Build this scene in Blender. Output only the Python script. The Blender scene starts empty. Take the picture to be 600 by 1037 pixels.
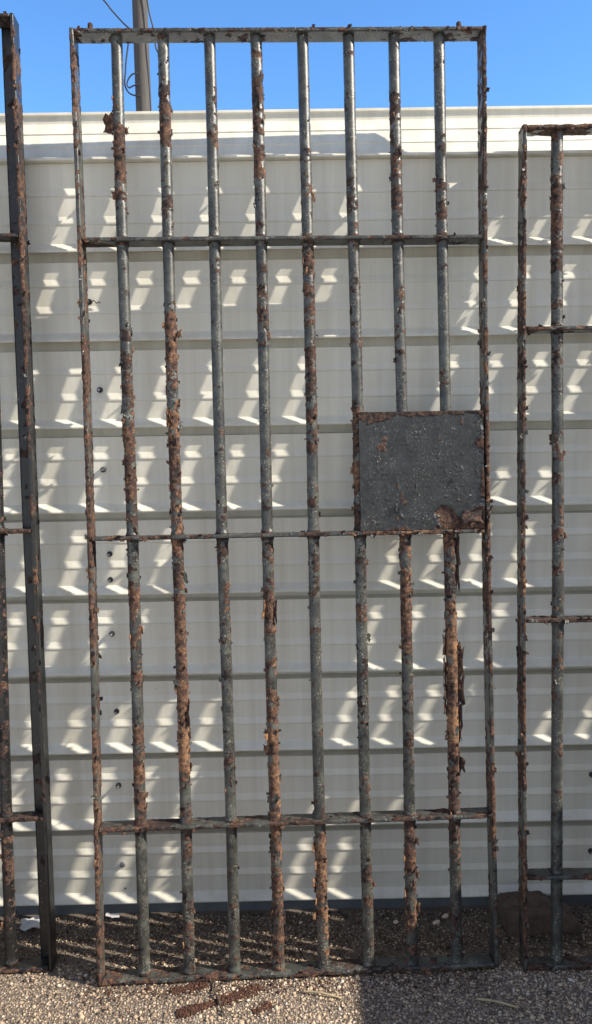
import bpy, math, random
import numpy as np
from mathutils import Vector, Matrix

S = bpy.context.scene
COL = S.collection
rng = np.random.default_rng(11)
random.seed(11)
R = math.radians

# ------------------------------------------------------------------ camera, sky, sun, exposure
def make_camera():
    pitch, yaw, roll = R(7.12), R(0.33), R(0.95)
    f = np.array([math.sin(yaw) * math.cos(pitch), math.cos(yaw) * math.cos(pitch), -math.sin(pitch)])
    rt = np.array([math.cos(yaw), -math.sin(yaw), 0.0])
    dn = np.cross(f, rt)
    c, s = math.cos(roll), math.sin(roll)
    r2, d2 = c * rt + s * dn, -s * rt + c * dn
    cam = bpy.data.cameras.new('camera')
    cam.sensor_fit = 'VERTICAL'
    cam.sensor_height = 24.0
    cam.lens = 24.0 * 779.0 / 1037.0
    cam.clip_start = 0.05
    cam.clip_end = 2000.0
    o = bpy.data.objects.new('camera', cam)
    COL.objects.link(o)
    M = Matrix(((r2[0], -d2[0], -f[0], 0.0), (r2[1], -d2[1], -f[1], -1.845),
                (r2[2], -d2[2], -f[2], 1.276), (0, 0, 0, 1)))
    o.matrix_world = M
    S.camera = o
make_camera()

SUN_AZ, SUN_EL = R(74.7), R(36.5)          # azimuth measured from the wall's normal towards the right
TO_SUN = Vector((math.sin(SUN_AZ) * math.cos(SUN_EL), -math.cos(SUN_AZ) * math.cos(SUN_EL), math.sin(SUN_EL)))
W = bpy.data.worlds.new('World')
S.world = W
W.use_nodes = True
wn, wl = W.node_tree.nodes, W.node_tree.links
sky = wn.new('ShaderNodeTexSky')
sky.sky_type = 'NISHITA'
sky.sun_disc = False
sky.sun_elevation = SUN_EL
sky.sun_rotation = math.atan2(TO_SUN.x, TO_SUN.y)
sky.air_density = 1.0
sky.dust_density = 0.0
sky.ozone_density = 4.0
sky.altitude = 1500
wn['Background'].inputs['Strength'].default_value = 0.145
hs = wn.new('ShaderNodeHueSaturation')
hs.inputs['Saturation'].default_value = 1.15
wl.new(sky.outputs[0], hs.inputs['Color'])
# bright broken cloud behind the camera, added as neutral fill for the shade
tc = wn.new('ShaderNodeTexCoord')
sx_ = wn.new('ShaderNodeSeparateXYZ')
wl.new(tc.outputs['Generated'], sx_.inputs[0])
mr = wn.new('ShaderNodeMapRange')
mr.interpolation_type = 'SMOOTHSTEP'
for k, v in zip((1, 2, 3, 4), (0.10, -0.45, 0.0, 1.0)):
    mr.inputs[k].default_value = v
wl.new(sx_.outputs[1], mr.inputs[0])
cn = wn.new('ShaderNodeTexNoise')
cn.inputs['Scale'].default_value = 3.0
cn.inputs['Detail'].default_value = 7
cn.inputs['Roughness'].default_value = 0.6
wl.new(tc.outputs['Generated'], cn.inputs['Vector'])
cr_ = wn.new('ShaderNodeValToRGB')
cr_.color_ramp.elements[0].position = 0.36
cr_.color_ramp.elements[1].position = 0.58
wl.new(cn.outputs[0], cr_.inputs[0])
mm = wn.new('ShaderNodeMath')
mm.operation = 'MULTIPLY'
wl.new(mr.outputs[0], mm.inputs[0])
wl.new(cr_.outputs[0], mm.inputs[1])
cm = wn.new('ShaderNodeMix')
cm.data_type = 'RGBA'
wl.new(mm.outputs[0], cm.inputs[0])
wl.new(hs.outputs[0], cm.inputs[6])
cm.inputs[7].default_value = (2.5, 2.36, 2.15, 1)
wl.new(cm.outputs[2], wn['Background'].inputs['Color'])

sl = bpy.data.lights.new('sun', 'SUN')
sl.energy = 3.6
sl.angle = R(0.53)
sl.color = (1.0, 0.92, 0.785)
so = bpy.data.objects.new('sun', sl)
COL.objects.link(so)
so.rotation_euler = (-TO_SUN).to_track_quat('-Z', 'Y').to_euler()
so.location = TO_SUN * 12

S.view_settings.view_transform = 'Standard'
S.view_settings.look = 'None'
S.view_settings.exposure = 1.1
S.view_settings.gamma = 1.0
S.view_settings.use_curve_mapping = False

# ------------------------------------------------------------------ noise (vectorised value noise)
def _hash(i, j, k, seed):
    n = (i.astype(np.int64) * 374761393 + j.astype(np.int64) * 668265263 + k.astype(np.int64) * 2147483647 + seed * 974634541) & 0xFFFFFFFF
    n = ((n ^ (n >> 13)) * 1274126177) & 0xFFFFFFFF
    n = (n ^ (n >> 16)) & 0xFFFFFFFF
    n = (n * 2246822519) & 0xFFFFFFFF
    return ((n ^ (n >> 15)) & 0xFFFF) / 65535.0
def vnoise(p, sc=1.0, seed=0):
    q = np.asarray(p, float) * sc
    i = np.floor(q)
    f = q - i
    f = f * f * (3 - 2 * f)
    i = i.astype(np.int64)
    out = 0
    for a in (0, 1):
        wa = f[:, 0] if a else 1 - f[:, 0]
        for b in (0, 1):
            wb = f[:, 1] if b else 1 - f[:, 1]
            for c in (0, 1):
                wc = f[:, 2] if c else 1 - f[:, 2]
                out = out + wa * wb * wc * _hash(i[:, 0] + a, i[:, 1] + b, i[:, 2] + c, seed)
    return out
def fbm(p, sc, seed=0, oct=3):
    s, a, t = 0, 0.5, 0
    for o in range(oct):
        s = s + a * vnoise(p, sc * 2.03 ** o, seed + 17 * o)
        t += a
        a *= 0.55
    return s / t
def sstep(a, b, x):
    t = np.clip((x - a) / (b - a), 0, 1)
    return t * t * (3 - 2 * t)

# ------------------------------------------------------------------ object helpers
class MB:
    """collects vertices, faces and two per-vertex values, then links them as one mesh object"""
    def __init__(s):
        s.v, s.f, s.rust, s.tone, s.n = [], [], [], [], 0
    def add(s, V, F, rust=0.0, tone=0.5):
        V = np.asarray(V, float).reshape(-1, 3)
        n = len(V)
        s.v.append(V)
        s.rust.append(np.broadcast_to(np.asarray(rust, float), (n,)))
        s.tone.append(np.broadcast_to(np.asarray(tone, float), (n,)))
        o = s.n
        s.f.extend([tuple(int(i) + o for i in f) for f in F])
        s.n += n
    def build(s, name, mat, parent=None, smooth=True):
        m = bpy.data.meshes.new(name)
        V = np.concatenate(s.v)
        m.from_pydata(V.tolist(), [], s.f)
        for nm, arr in (('rust', s.rust), ('tone', s.tone)):
            at = m.attributes.new(nm, 'FLOAT', 'POINT')
            at.data.foreach_set('value', np.concatenate(arr).astype(np.float32))
        if smooth:
            m.polygons.foreach_set('use_smooth', [True] * len(m.polygons))
        m.materials.append(mat)
        m.update()
        o = bpy.data.objects.new(name, m)
        COL.objects.link(o)
        if parent:
            o.parent = parent
        return o
def tag(o, label=None, cat=None, group=None, kind=None):
    if label: o['label'] = label
    if cat: o['category'] = cat
    if group: o['group'] = group
    if kind: o['kind'] = kind
    return o
def empty(name, loc=(0, 0, 0)):
    o = bpy.data.objects.new(name, None)
    o.empty_display_size = 0.05
    COL.objects.link(o)
    o.location = loc
    return o
def box(mb, lo, hi, **k):
    x0, y0, z0 = lo
    x1, y1, z1 = hi
    V = [(x0, y0, z0), (x1, y0, z0), (x1, y1, z0), (x0, y1, z0), (x0, y0, z1), (x1, y0, z1), (x1, y1, z1), (x0, y1, z1)]
    mb.add(V, [(3, 2, 1, 0), (4, 5, 6, 7), (0, 1, 5, 4), (1, 2, 6, 5), (2, 3, 7, 6), (3, 0, 4, 7)], **k)
def loft(rings, closed=True, caps=True):
    """rings: (N, K, 3) -> V, F"""
    rings = np.asarray(rings, float)
    N, K, _ = rings.shape
    F = []
    for i in range(N - 1):
        for j in range(K if closed else K - 1):
            a, b = i * K + j, i * K + (j + 1) % K
            F.append((a, b, b + K, a + K))
    if caps and closed:
        F.append(tuple(range(K - 1, -1, -1)))
        F.append(tuple((N - 1) * K + j for j in range(K)))
    return rings.reshape(-1, 3), F
def tube(mb, pts, rad, K=10, **k):
    pts = np.asarray(pts, float)
    rad = np.broadcast_to(np.asarray(rad, float), (len(pts),))
    T = np.gradient(pts, axis=0)
    T /= np.linalg.norm(T, axis=1)[:, None]
    ref = np.array([0, 0, 1.0]) if abs(T[0][2]) < 0.9 else np.array([0, 1.0, 0])
    rings = []
    for p, t, r in zip(pts, T, rad):
        a = np.cross(t, ref)
        a /= np.linalg.norm(a)
        b = np.cross(t, a)
        ref = np.cross(a, t)
        th = np.arange(K) / K * 2 * math.pi
        rings.append(p + r * (np.cos(th)[:, None] * a + np.sin(th)[:, None] * b))
    V, F = loft(rings)
    mb.add(V, F, **k)
def spline(P, n):
    P = np.asarray(P, float)
    P = np.vstack([2 * P[0] - P[1], P, 2 * P[-1] - P[-2]])
    out = []
    for i in range(1, len(P) - 2):
        for t in np.linspace(0, 1, n, endpoint=False):
            a, b, c, d = P[i - 1:i + 3]
            out.append(0.5 * (2 * b + (c - a) * t + (2 * a - 5 * b + 4 * c - d) * t ** 2 + (3 * b - a - 3 * c + d) * t ** 3))
    out.append(P[-2])
    return np.array(out)

# ------------------------------------------------------------------ materials
def new_mat(name):
    m = bpy.data.materials.new(name)
    m.use_nodes = True
    return m, m.node_tree.nodes, m.node_tree.links, m.node_tree.nodes['Principled BSDF']
def ramp(n, stops, interp='LINEAR'):
    r = n.new('ShaderNodeValToRGB')
    r.color_ramp.interpolation = interp
    e = r.color_ramp.elements
    while len(e) < len(stops):
        e.new(0.5)
    for x, (p, c) in zip(e, stops):
        x.position = p
        x.color = (*c, 1) if len(c) == 3 else c
    return r
def noise(n, l, co, scale, detail=4, rough=0.6, dist=0.0):
    t = n.new('ShaderNodeTexNoise')
    t.inputs['Scale'].default_value = scale
    t.inputs['Detail'].default_value = detail
    t.inputs['Roughness'].default_value = rough
    t.inputs['Distortion'].default_value = dist
    l.new(co, t.inputs['Vector'])
    return t
def mixc(n, l, fac, a, b, mode='MIX'):
    m = n.new('ShaderNodeMix')
    m.data_type = 'RGBA'
    m.blend_type = mode
    for s, v in ((0, fac), (6, a), (7, b)):
        if hasattr(v, 'default_value') or hasattr(v, 'links'):
            l.new(v, m.inputs[s])
        elif s == 0:
            m.inputs[0].default_value = v
        else:
            m.inputs[s].default_value = (*v, 1)
    return m.outputs[2]
def math_(n, l, op, a, b=None, clamp=False):
    m = n.new('ShaderNodeMath')
    m.operation = op
    m.use_clamp = clamp
    for i, v in enumerate((a, b)):
        if v is None: continue
        if isinstance(v, (int, float)): m.inputs[i].default_value = v
        else: l.new(v, m.inputs[i])
    return m.outputs[0]
def attr(n, name):
    a = n.new('ShaderNodeAttribute')
    a.attribute_name = name
    return a.outputs['Fac']
def objco(n):
    return n.new('ShaderNodeTexCoord').outputs['Object']
def bump(n, l, h, strength, dist, prev=None):
    b = n.new('ShaderNodeBump')
    b.inputs['Strength'].default_value = strength
    b.inputs['Distance'].default_value = dist
    l.new(h, b.inputs['Height'])
    if prev: l.new(prev, b.inputs['Normal'])
    return b.outputs[0]

def corroded(name, paint_lo, paint_hi, speck, stain=(0.090, 0.072, 0.055), st0=0.565):
    m, n, l, p = new_mat(name)
    co = objco(n)
    rust, tone = attr(n, 'rust'), attr(n, 'tone')
    # old paint: dark grey, chalked in places
    n1 = noise(n, l, co, 28, 6, 0.7)
    pc = ramp(n, [(0.38, paint_lo), (0.53, [a * .65 + b * .35 for a, b in zip(paint_lo, paint_hi)]), (0.68, paint_hi)])
    l.new(n1.outputs[0], pc.inputs[0])
    n2 = noise(n, l, co, 260, 3, 0.6)
    sp = ramp(n, [(st0, (0, 0, 0)), (st0 + 0.075, (1, 1, 1))])
    l.new(n2.outputs[0], sp.inputs[0])
    n3 = noise(n, l, co, 22, 3, 0.5)
    spz = ramp(n, [(0.42, (0, 0, 0)), (0.6, (0.85, 0.85, 0.85))])
    l.new(n3.outputs[0], spz.inputs[0])
    paint = mixc(n, l, math_(n, l, 'MULTIPLY', sp.outputs[0], spz.outputs[0]), pc.outputs[0], speck)
    n7 = noise(n, l, co, 170, 5, 0.75)
    st = ramp_out(n, l, n7.outputs[0], 0.43, 0.60)
    paint = mixc(n, l, math_(n, l, 'MULTIPLY', st, 0.55), paint, stain)
    # rust: dark scale, brown, orange powder, pale salts
    n4 = noise(n, l, co, 105, 6, 0.75, 0.4)
    n8 = noise(n, l, co, 330, 4, 0.7)
    nn_ = math_(n, l, 'ADD', math_(n, l, 'MULTIPLY', n4.outputs[0], 1.15), math_(n, l, 'MULTIPLY', n8.outputs[0], 0.75))
    mixv = math_(n, l, 'ADD', math_(n, l, 'SUBTRACT', nn_, 0.60), math_(n, l, 'MULTIPLY', tone, 0.40))
    rc = ramp(n, [(0.36, (0.007, 0.005, 0.005)), (0.47, (0.022, 0.012, 0.010)), (0.58, (0.055, 0.028, 0.020)),
                  (0.69, (0.115, 0.052, 0.028)), (0.81, (0.22, 0.128, 0.072)), (0.95, (0.31, 0.135, 0.045))])
    l.new(mixv, rc.inputs[0])
    # edge of the mask broken up by fine noise
    n5 = noise(n, l, co, 190, 5, 0.7)
    mk = math_(n, l, 'ADD', rust, math_(n, l, 'MULTIPLY', math_(n, l, 'SUBTRACT', n5.outputs[0], 0.5), 0.9))
    mk = ramp_out(n, l, mk, 0.40, 0.58)
    col = mixc(n, l, mk, paint, rc.outputs[0])
    l.new(col, p.inputs['Base Color'])
    rr = ramp(n, [(0, (0.36, 0.36, 0.36)), (1, (0.9, 0.9, 0.9))])
    l.new(mk, rr.inputs[0])
    l.new(rr.outputs[0], p.inputs['Roughness'])
    p.inputs['Specular IOR Level'].default_value = 0.55
    n6 = noise(n, l, co, 420, 4, 0.7)
    h = math_(n, l, 'ADD', math_(n, l, 'MULTIPLY', mk, 0.35), math_(n, l, 'MULTIPLY', n6.outputs[0], math_(n, l, 'ADD', math_(n, l, 'MULTIPLY', mk, 0.6), 0.40)))
    l.new(bump(n, l, h, 0.75, 0.0016), p.inputs['Normal'])
    return m
def ramp_out(n, l, v, a, b):
    r = ramp(n, [(a, (0, 0, 0)), (b, (1, 1, 1))])
    l.new(v, r.inputs[0])
    return r.outputs[0]

M_IRON = corroded('peeling_paint_iron', (0.006, 0.010, 0.014), (0.100, 0.112, 0.098), (0.36, 0.33, 0.26))
M_BLACK = corroded('black_paint_iron', (0.0045, 0.0052, 0.0065), (0.016, 0.017, 0.018), (0.20, 0.19, 0.17), (0.024, 0.018, 0.015), 0.60)
M_PLATE = corroded('plate_iron', (0.005, 0.007, 0.010), (0.030, 0.036, 0.043), (0.30, 0.29, 0.25), (0.050, 0.044, 0.036), 0.590)

def siding_mat():
    m, n, l, p = new_mat('cream_metal_siding')
    co = objco(n)
    a = noise(n, l, co, 1.7, 4, 0.6)
    mp = n.new('ShaderNodeMapping')
    mp.inputs['Scale'].default_value = (30, 30, 1.2)
    l.new(co, mp.inputs[0])
    b = noise(n, l, mp.outputs[0], 1.0, 3, 0.6)
    c1 = ramp(n, [(0.35, (0.74, 0.715, 0.622)), (0.65, (0.82, 0.797, 0.70))])
    l.new(a.outputs[0], c1.inputs[0])
    c2 = ramp(n, [(0.3, (0.82, 0.80, 0.77)), (0.62, (1, 1, 1))])
    l.new(b.outputs[0], c2.inputs[0])
    col = mixc(n, l, 0.8, c1.outputs[0], c2.outputs[0], 'MULTIPLY')
    # small dirt spots and splashes
    d = noise(n, l, co, 85, 3, 0.6)
    dz = ramp_out(n, l, d.outputs[0], 0.735, 0.79)
    col = mixc(n, l, math_(n, l, 'MULTIPLY', dz, 0.55), col, (0.16, 0.14, 0.11))
    # splash dirt rising from the ground
    sx = n.new('ShaderNodeSeparateXYZ')
    l.new(co, sx.inputs[0])
    hz = n.new('ShaderNodeMapRange')
    hz.inputs[1].default_value = 0.35
    hz.inputs[2].default_value = 0.02
    hz.inputs[3].default_value = 0.0
    hz.inputs[4].default_value = 0.35
    l.new(sx.outputs[2], hz.inputs[0])
    e = noise(n, l, co, 40, 5, 0.7)
    col = mixc(n, l, math_(n, l, 'MULTIPLY', hz.outputs[0], e.outputs[0]), col, (0.30, 0.25, 0.19))
    l.new(col, p.inputs['Base Color'])
    p.inputs['Roughness'].default_value = 0.42
    p.inputs['Specular IOR Level'].default_value = 0.5
    w = noise(n, l, co, 9, 2, 0.5)
    f = noise(n, l, co, 500, 2, 0.5)
    b1 = bump(n, l, w.outputs[0], 0.18, 0.02)
    l.new(bump(n, l, f.outputs[0], 0.05, 0.0006, b1), p.inputs['Normal'])
    return m
M_SIDING = siding_mat()

def simple_mat(name, c0, c1, scale, rough=0.8, b=0.3, bd=0.002, metal=0.0, scale3=None):
    m, n, l, p = new_mat(name)
    co = objco(n)
    if scale3:
        mp = n.new('ShaderNodeMapping')
        mp.inputs['Scale'].default_value = scale3
        l.new(co, mp.inputs[0])
        co = mp.outputs[0]
    a = noise(n, l, co, scale, 6, 0.68)
    r = ramp(n, [(0.3, c0), (0.7, c1)])
    l.new(a.outputs[0], r.inputs[0])
    l.new(r.outputs[0], p.inputs['Base Color'])
    p.inputs['Roughness'].default_value = rough
    p.inputs['Metallic'].default_value = metal
    l.new(bump(n, l, a.outputs[0], b, bd), p.inputs['Normal'])
    return m
M_BASE = simple_mat('painted_base_strip', (0.085, 0.10, 0.108), (0.15, 0.165, 0.17), 14, 0.8, 0.4, 0.003)
M_CONC = simple_mat('weathered_concrete', (0.060, 0.040, 0.030), (0.16, 0.11, 0.082), 45, 0.95, 0.6, 0.004)
M_POLE = simple_mat('weathered_pole_wood', (0.06, 0.054, 0.05), (0.12, 0.108, 0.098), 3, 0.9, 0.5, 0.01, 0, (5, 5, 0.4))
M_WIRE = simple_mat('black_cable', (0.02, 0.02, 0.022), (0.04, 0.04, 0.042), 30, 0.6)
M_SCREW = simple_mat('zinc_screw', (0.22, 0.23, 0.24), (0.42, 0.43, 0.43), 90, 0.45, 0.2, 0.001, 0.7)
M_RUBBER = simple_mat('washer_rubber', (0.02, 0.02, 0.022), (0.05, 0.05, 0.052), 90, 0.7)
M_TWIG = simple_mat('dry_straw', (0.28, 0.21, 0.12), (0.46, 0.37, 0.23), 60, 0.85, 0.3, 0.001)
M_ROOT = simple_mat('dry_root', (0.05, 0.035, 0.025), (0.12, 0.085, 0.06), 60, 0.9, 0.3, 0.001)
M_PAPER = simple_mat('scrap_paper', (0.42, 0.42, 0.43), (0.58, 0.58, 0.58), 30, 0.8, 0.2, 0.002)
M_FENCE = simple_mat('grey_boards', (0.20, 0.17, 0.14), (0.34, 0.30, 0.26), 4, 0.9, 0.4, 0.003, 0, (12, 12, 1))
M_ROOF = simple_mat('roof_sheet', (0.45, 0.44, 0.42), (0.55, 0.54, 0.52), 3, 0.5, 0.1, 0.003)

def ground_mat():
    m, n, l, p = new_mat('chip_seal')
    co = objco(n)
    v = n.new('ShaderNodeTexVoronoi')
    v.inputs['Scale'].default_value = 165
    l.new(co, v.inputs['Vector'])
    sep = n.new('ShaderNodeSeparateColor')
    l.new(v.outputs['Color'], sep.inputs[0])
    c = ramp(n, [(0.0, (0.11, 0.085, 0.068)), (0.3, (0.23, 0.18, 0.135)), (0.6, (0.34, 0.265, 0.20)), (0.85, (0.43, 0.35, 0.27)), (1.0, (0.50, 0.44, 0.37))])
    l.new(sep.outputs[0], c.inputs[0])
    gap = ramp_out(n, l, v.outputs['Distance'], 0.55, 0.30)
    big = noise(n, l, co, 5, 5, 0.65)
    bg = ramp(n, [(0.3, (0.62, 0.60, 0.58)), (0.65, (1, 1, 1))])
    l.new(big.outputs[0], bg.inputs[0])
    col = mixc(n, l, 1.0, c.outputs[0], bg.outputs[0], 'MULTIPLY')
    cr = n.new('ShaderNodeTexVoronoi')
    cr.inputs['Scale'].default_value = 165
    l.new(co, cr.inputs['Vector'])
    inv = ramp(n, [(0.35, (1, 1, 1)), (0.62, (0, 0, 0))])
    l.new(cr.outputs['Distance'], inv.inputs[0])
    col = mixc(n, l, inv.outputs[0], (0.13, 0.10, 0.08), col)
    l.new(col, p.inputs['Base Color'])
    p.inputs['Roughness'].default_value = 0.92
    inv2 = math_(n, l, 'SUBTRACT', 1.0, v.outputs['Distance'])
    l.new(bump(n, l, inv2, 0.8, 0.004), p.inputs['Normal'])
    return m
M_GROUND = ground_mat()
def chip_mat(name, stops):
    m, n, l, p = new_mat(name)
    t = attr(n, 'tone')
    c = ramp(n, stops)
    l.new(t, c.inputs[0])
    a = noise(n, l, objco(n), 300, 3, 0.6)
    r = ramp(n, [(0.3, (0.75, 0.75, 0.75)), (0.7, (1, 1, 1))])
    l.new(a.outputs[0], r.inputs[0])
    l.new(mixc(n, l, 1.0, c.outputs[0], r.outputs[0], 'MULTIPLY'), p.inputs['Base Color'])
    p.inputs['Roughness'].default_value = 0.85
    return m
M_CHIP = chip_mat('stone_chips', [(0.0, (0.055, 0.045, 0.036)), (0.25, (0.23, 0.172, 0.122)), (0.5, (0.45, 0.335, 0.232)), (0.75, (0.63, 0.485, 0.335)), (0.93, (0.73, 0.60, 0.45)), (1.0, (0.70, 0.65, 0.58))])
M_LITTER = chip_mat('dark_litter', [(0.0, (0.03, 0.02, 0.014)), (0.4, (0.075, 0.045, 0.03)), (0.75, (0.15, 0.09, 0.055)), (0.93, (0.20, 0.14, 0.095)), (1.0, (0.50, 0.46, 0.40))])
M_RUSTP = chip_mat('rust_powder', [(0.0, (0.04, 0.016, 0.010)), (0.5, (0.085, 0.033, 0.019)), (1.0, (0.15, 0.065, 0.036))])
M_SOIL = simple_mat('shade_dark_soil', (0.075, 0.06, 0.048), (0.19, 0.148, 0.114), 150, 0.97, 0.5, 0.002)  # darker than the gravel: shade painted into the soil colour

# ------------------------------------------------------------------ ground
def rise(y):
    return .015 * np.clip((-.02 - np.asarray(y, float)) / .20, 0, 1)
def make_ground():
    xs = np.concatenate([[-300, -60, -15, -5], np.linspace(-2, 2, 41), [5, 15, 60, 300]])
    ys = np.concatenate([[-300, -60, -15, -5], np.linspace(-2.5, 0.1, 53), [5.2, 15, 60, 300]])
    X, Y = np.meshgrid(xs, ys)
    P = np.stack([X.ravel(), Y.ravel(), np.zeros(X.size)], 1)
    near = (np.abs(P[:, 0]) < 2.5) & (P[:, 1] > -3) & (P[:, 1] < 0.2)
    P[:, 2] += np.where(near, (fbm(P, 3.0, 5) - 0.5) * 0.006, 0)
    P[:, 2] += rise(P[:, 1])
    nx = len(xs)
    F = [(j * nx + i, j * nx + i + 1, (j + 1) * nx + i + 1, (j + 1) * nx + i) for j in range(len(ys) - 1) for i in range(nx - 1)]
    mb = MB()
    mb.add(P, F)
    tag(mb.build('ground', M_GROUND), kind='structure')
    # debris strip at the foot of the wall, with shade painted into its colour
    xs, ys = np.linspace(-2.4, 2.4, 481), np.linspace(-0.235, 0.03, 40)
    X, Y = np.meshgrid(xs, ys)
    P = np.stack([X.ravel(), Y.ravel(), np.zeros(X.size)], 1)
    edge = sstep(-0.235, -0.16, P[:, 1] + (fbm(P, 9, 8) - 0.5) * 0.10)
    P[:, 2] = rise(P[:, 1]) - 0.006 + edge * (0.007 + fbm(P, 25, 9) * 0.003) + (fbm(P, 120, 10) - 0.5) * 0.001
    nx = len(xs)
    F = [(j * nx + i, j * nx + i + 1, (j + 1) * nx + i + 1, (j + 1) * nx + i) for j in range(len(ys) - 1) for i in range(nx - 1)]
    mb = MB()
    mb.add(P, F)
    tag(mb.build('soil', M_SOIL), kind='structure')
make_ground()

OCT = np.array([(1, 0, 0), (-1, 0, 0), (0, 1, 0), (0, -1, 0), (0, 0, 1), (0, 0, -1),
                (.62, .62, .45), (-.62, .62, .45), (-.62, -.62, .45), (.62, -.62, .45)])
OCTF = [(4, 6, 7), (4, 7, 8), (4, 8, 9), (4, 9, 6), (0, 2, 6), (2, 1, 7), (1, 3, 8), (3, 0, 9), (6, 2, 7), (7, 1, 8), (8, 3, 9), (9, 0, 6),
        (5, 2, 0), (5, 1, 2), (5, 3, 1), (5, 0, 3)]
def chips(name, mat, pos, size, tone, flat=0.6, label=None):
    n = len(pos)
    V = np.broadcast_to(OCT, (n, 10, 3)) * (1 + rng.uniform(-.3, .3, (n, 10, 3)))
    V = V * (size[:, None, None] * np.stack([rng.uniform(.7, 1.3, n), rng.uniform(.7, 1.2, n), rng.uniform(.7, 1.2, n) * flat], 1)[:, None, :])
    a = rng.uniform(0, 6.28, n)
    t = rng.normal(0, .35, n)
    ca, sa, ct, st = np.cos(a), np.sin(a), np.cos(t), np.sin(t)
    x, y, z = V[..., 0], V[..., 1], V[..., 2]
    x, z = x * ct[:, None] + z * st[:, None], -x * st[:, None] + z * ct[:, None]
    x, y = x * ca[:, None] - y * sa[:, None], x * sa[:, None] + y * ca[:, None]
    V = np.stack([x, y, z], -1) + pos[:, None, :]
    F = (np.array(OCTF)[None] + (np.arange(n) * 10)[:, None, None]).reshape(-1, 3)
    m = bpy.data.meshes.new(name)
    m.vertices.add(n * 10)
    m.vertices.foreach_set('co', V.astype(np.float32).ravel())
    m.loops.add(len(F) * 3)
    m.loops.foreach_set('vertex_index', F.ravel().astype(np.int32))
    m.polygons.add(len(F))
    m.polygons.foreach_set('loop_start', np.arange(0, len(F) * 3, 3, dtype=np.int32))
    at = m.attributes.new('tone', 'FLOAT', 'POINT')
    at.data.foreach_set('value', np.repeat(tone, 10).astype(np.float32))
    m.update(calc_edges=True)
    m.validate()
    m.materials.append(mat)
    o = bpy.data.objects.new(name, m)
    COL.objects.link(o)
    tag(o, label, kind='stuff')
    return o
def scatter_gravel():
    n = 60000
    P = np.stack([rng.uniform(-.95, 1.15, n), rng.uniform(-.78, -.005, n), np.zeros(n)], 1)
    keep = rng.uniform(size=n) < np.where(P[:, 1] > -.17, .6, 1)
    P = P[keep]
    n = len(P)
    sz = rng.lognormal(math.log(.0021), .38, n).clip(.0014, .008)
    sz = np.where(P[:, 1] > -.17, np.minimum(sz * .75, .0024), sz)
    P[:, 2] = rise(P[:, 1]) + sz * .15 + np.where(P[:, 1] > -.17, .005, 0) + (fbm(P, 3.0, 5) - 0.5) * 0.006
    big = rng.uniform(size=n) < .006
    sz = np.where(big & (P[:, 1] < -.17), rng.uniform(.005, .0085, n), sz)
    tn = np.clip(rng.normal(.5, .24, n) + (fbm(P, 6, 31) - .5) * .5, 0, 1)
    chips('gravel', M_CHIP, P, sz, tn, .62, 'tan and grey stone chips of the gravelly paving before the wall')
    n = 8000
    P = np.stack([rng.uniform(-.95, 1.25, n), rng.uniform(-.225, .0, n), np.zeros(n)], 1)
    P = P[rng.uniform(size=n) < sstep(-.225, -.15, P[:, 1]) + .12]
    n = len(P)
    sz = rng.lognormal(math.log(.0017), .5, n).clip(.001, .006)
    P[:, 2] = rise(P[:, 1]) + .006 + rng.uniform(-.003, .003, n)
    chips('leaf_litter', M_LITTER, P, sz, rng.beta(1.6, 2.2, n), .25, 'dark crumbs of rust, leaf and grit along the foot of the wall')
    # rust powder washed off the bars
    segs = [((-.265, -.352), (-.085, -.281), .012, 3600), ((-.285, -.287), (-.205, -.262), .009, 1300), ((-.10, -.350), (-.06, -.328), .009, 600),
            ((-.50, -.285), (.44, -.262), .034, 1500), ((-.50, -.16), (.5, -.14), .06, 1600)]
    Q = []
    for a, b, w, k in segs:
        t = rng.beta(1.25, 1.25, size=k)
        a, b = np.array(a), np.array(b)
        d = (b - a) / np.linalg.norm(b - a)
        q = a + t[:, None] * (b - a) + rng.normal(0, 1, k)[:, None] * np.array([-d[1], d[0]]) * w * (.25 + 1.1 * vnoise(np.stack([t * 11, t * 0, t * 0 + w * 99], 1), 1, 3))[:, None] * .62
        Q.append(q)
    Q = np.vstack(Q)
    n = len(Q)
    P = np.stack([Q[:, 0], Q[:, 1], rise(Q[:, 1]) + rng.uniform(.0006, .0035, n)], 1)
    chips('rust_powder', M_RUSTP, P, rng.lognormal(math.log(.0014), .4, n), rng.uniform(0, 1, n), .7, 'reddish brown rust powder spilled on the gravel before the tall barred door')
scatter_gravel()

def bounce_apron():  # pale slab added out of view to bounce sunlight onto the wall
    mb = MB()
    box(mb, (-40, -40, -.1), (40, -1.15, .027))
    tag(mb.build('bounce_slab', simple_mat('pale_bounce_concrete', (0.46, 0.42, 0.36), (0.60, 0.55, 0.47), 6, 0.9, 0.2, 0.002), smooth=False), kind='structure')
bounce_apron()

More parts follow.
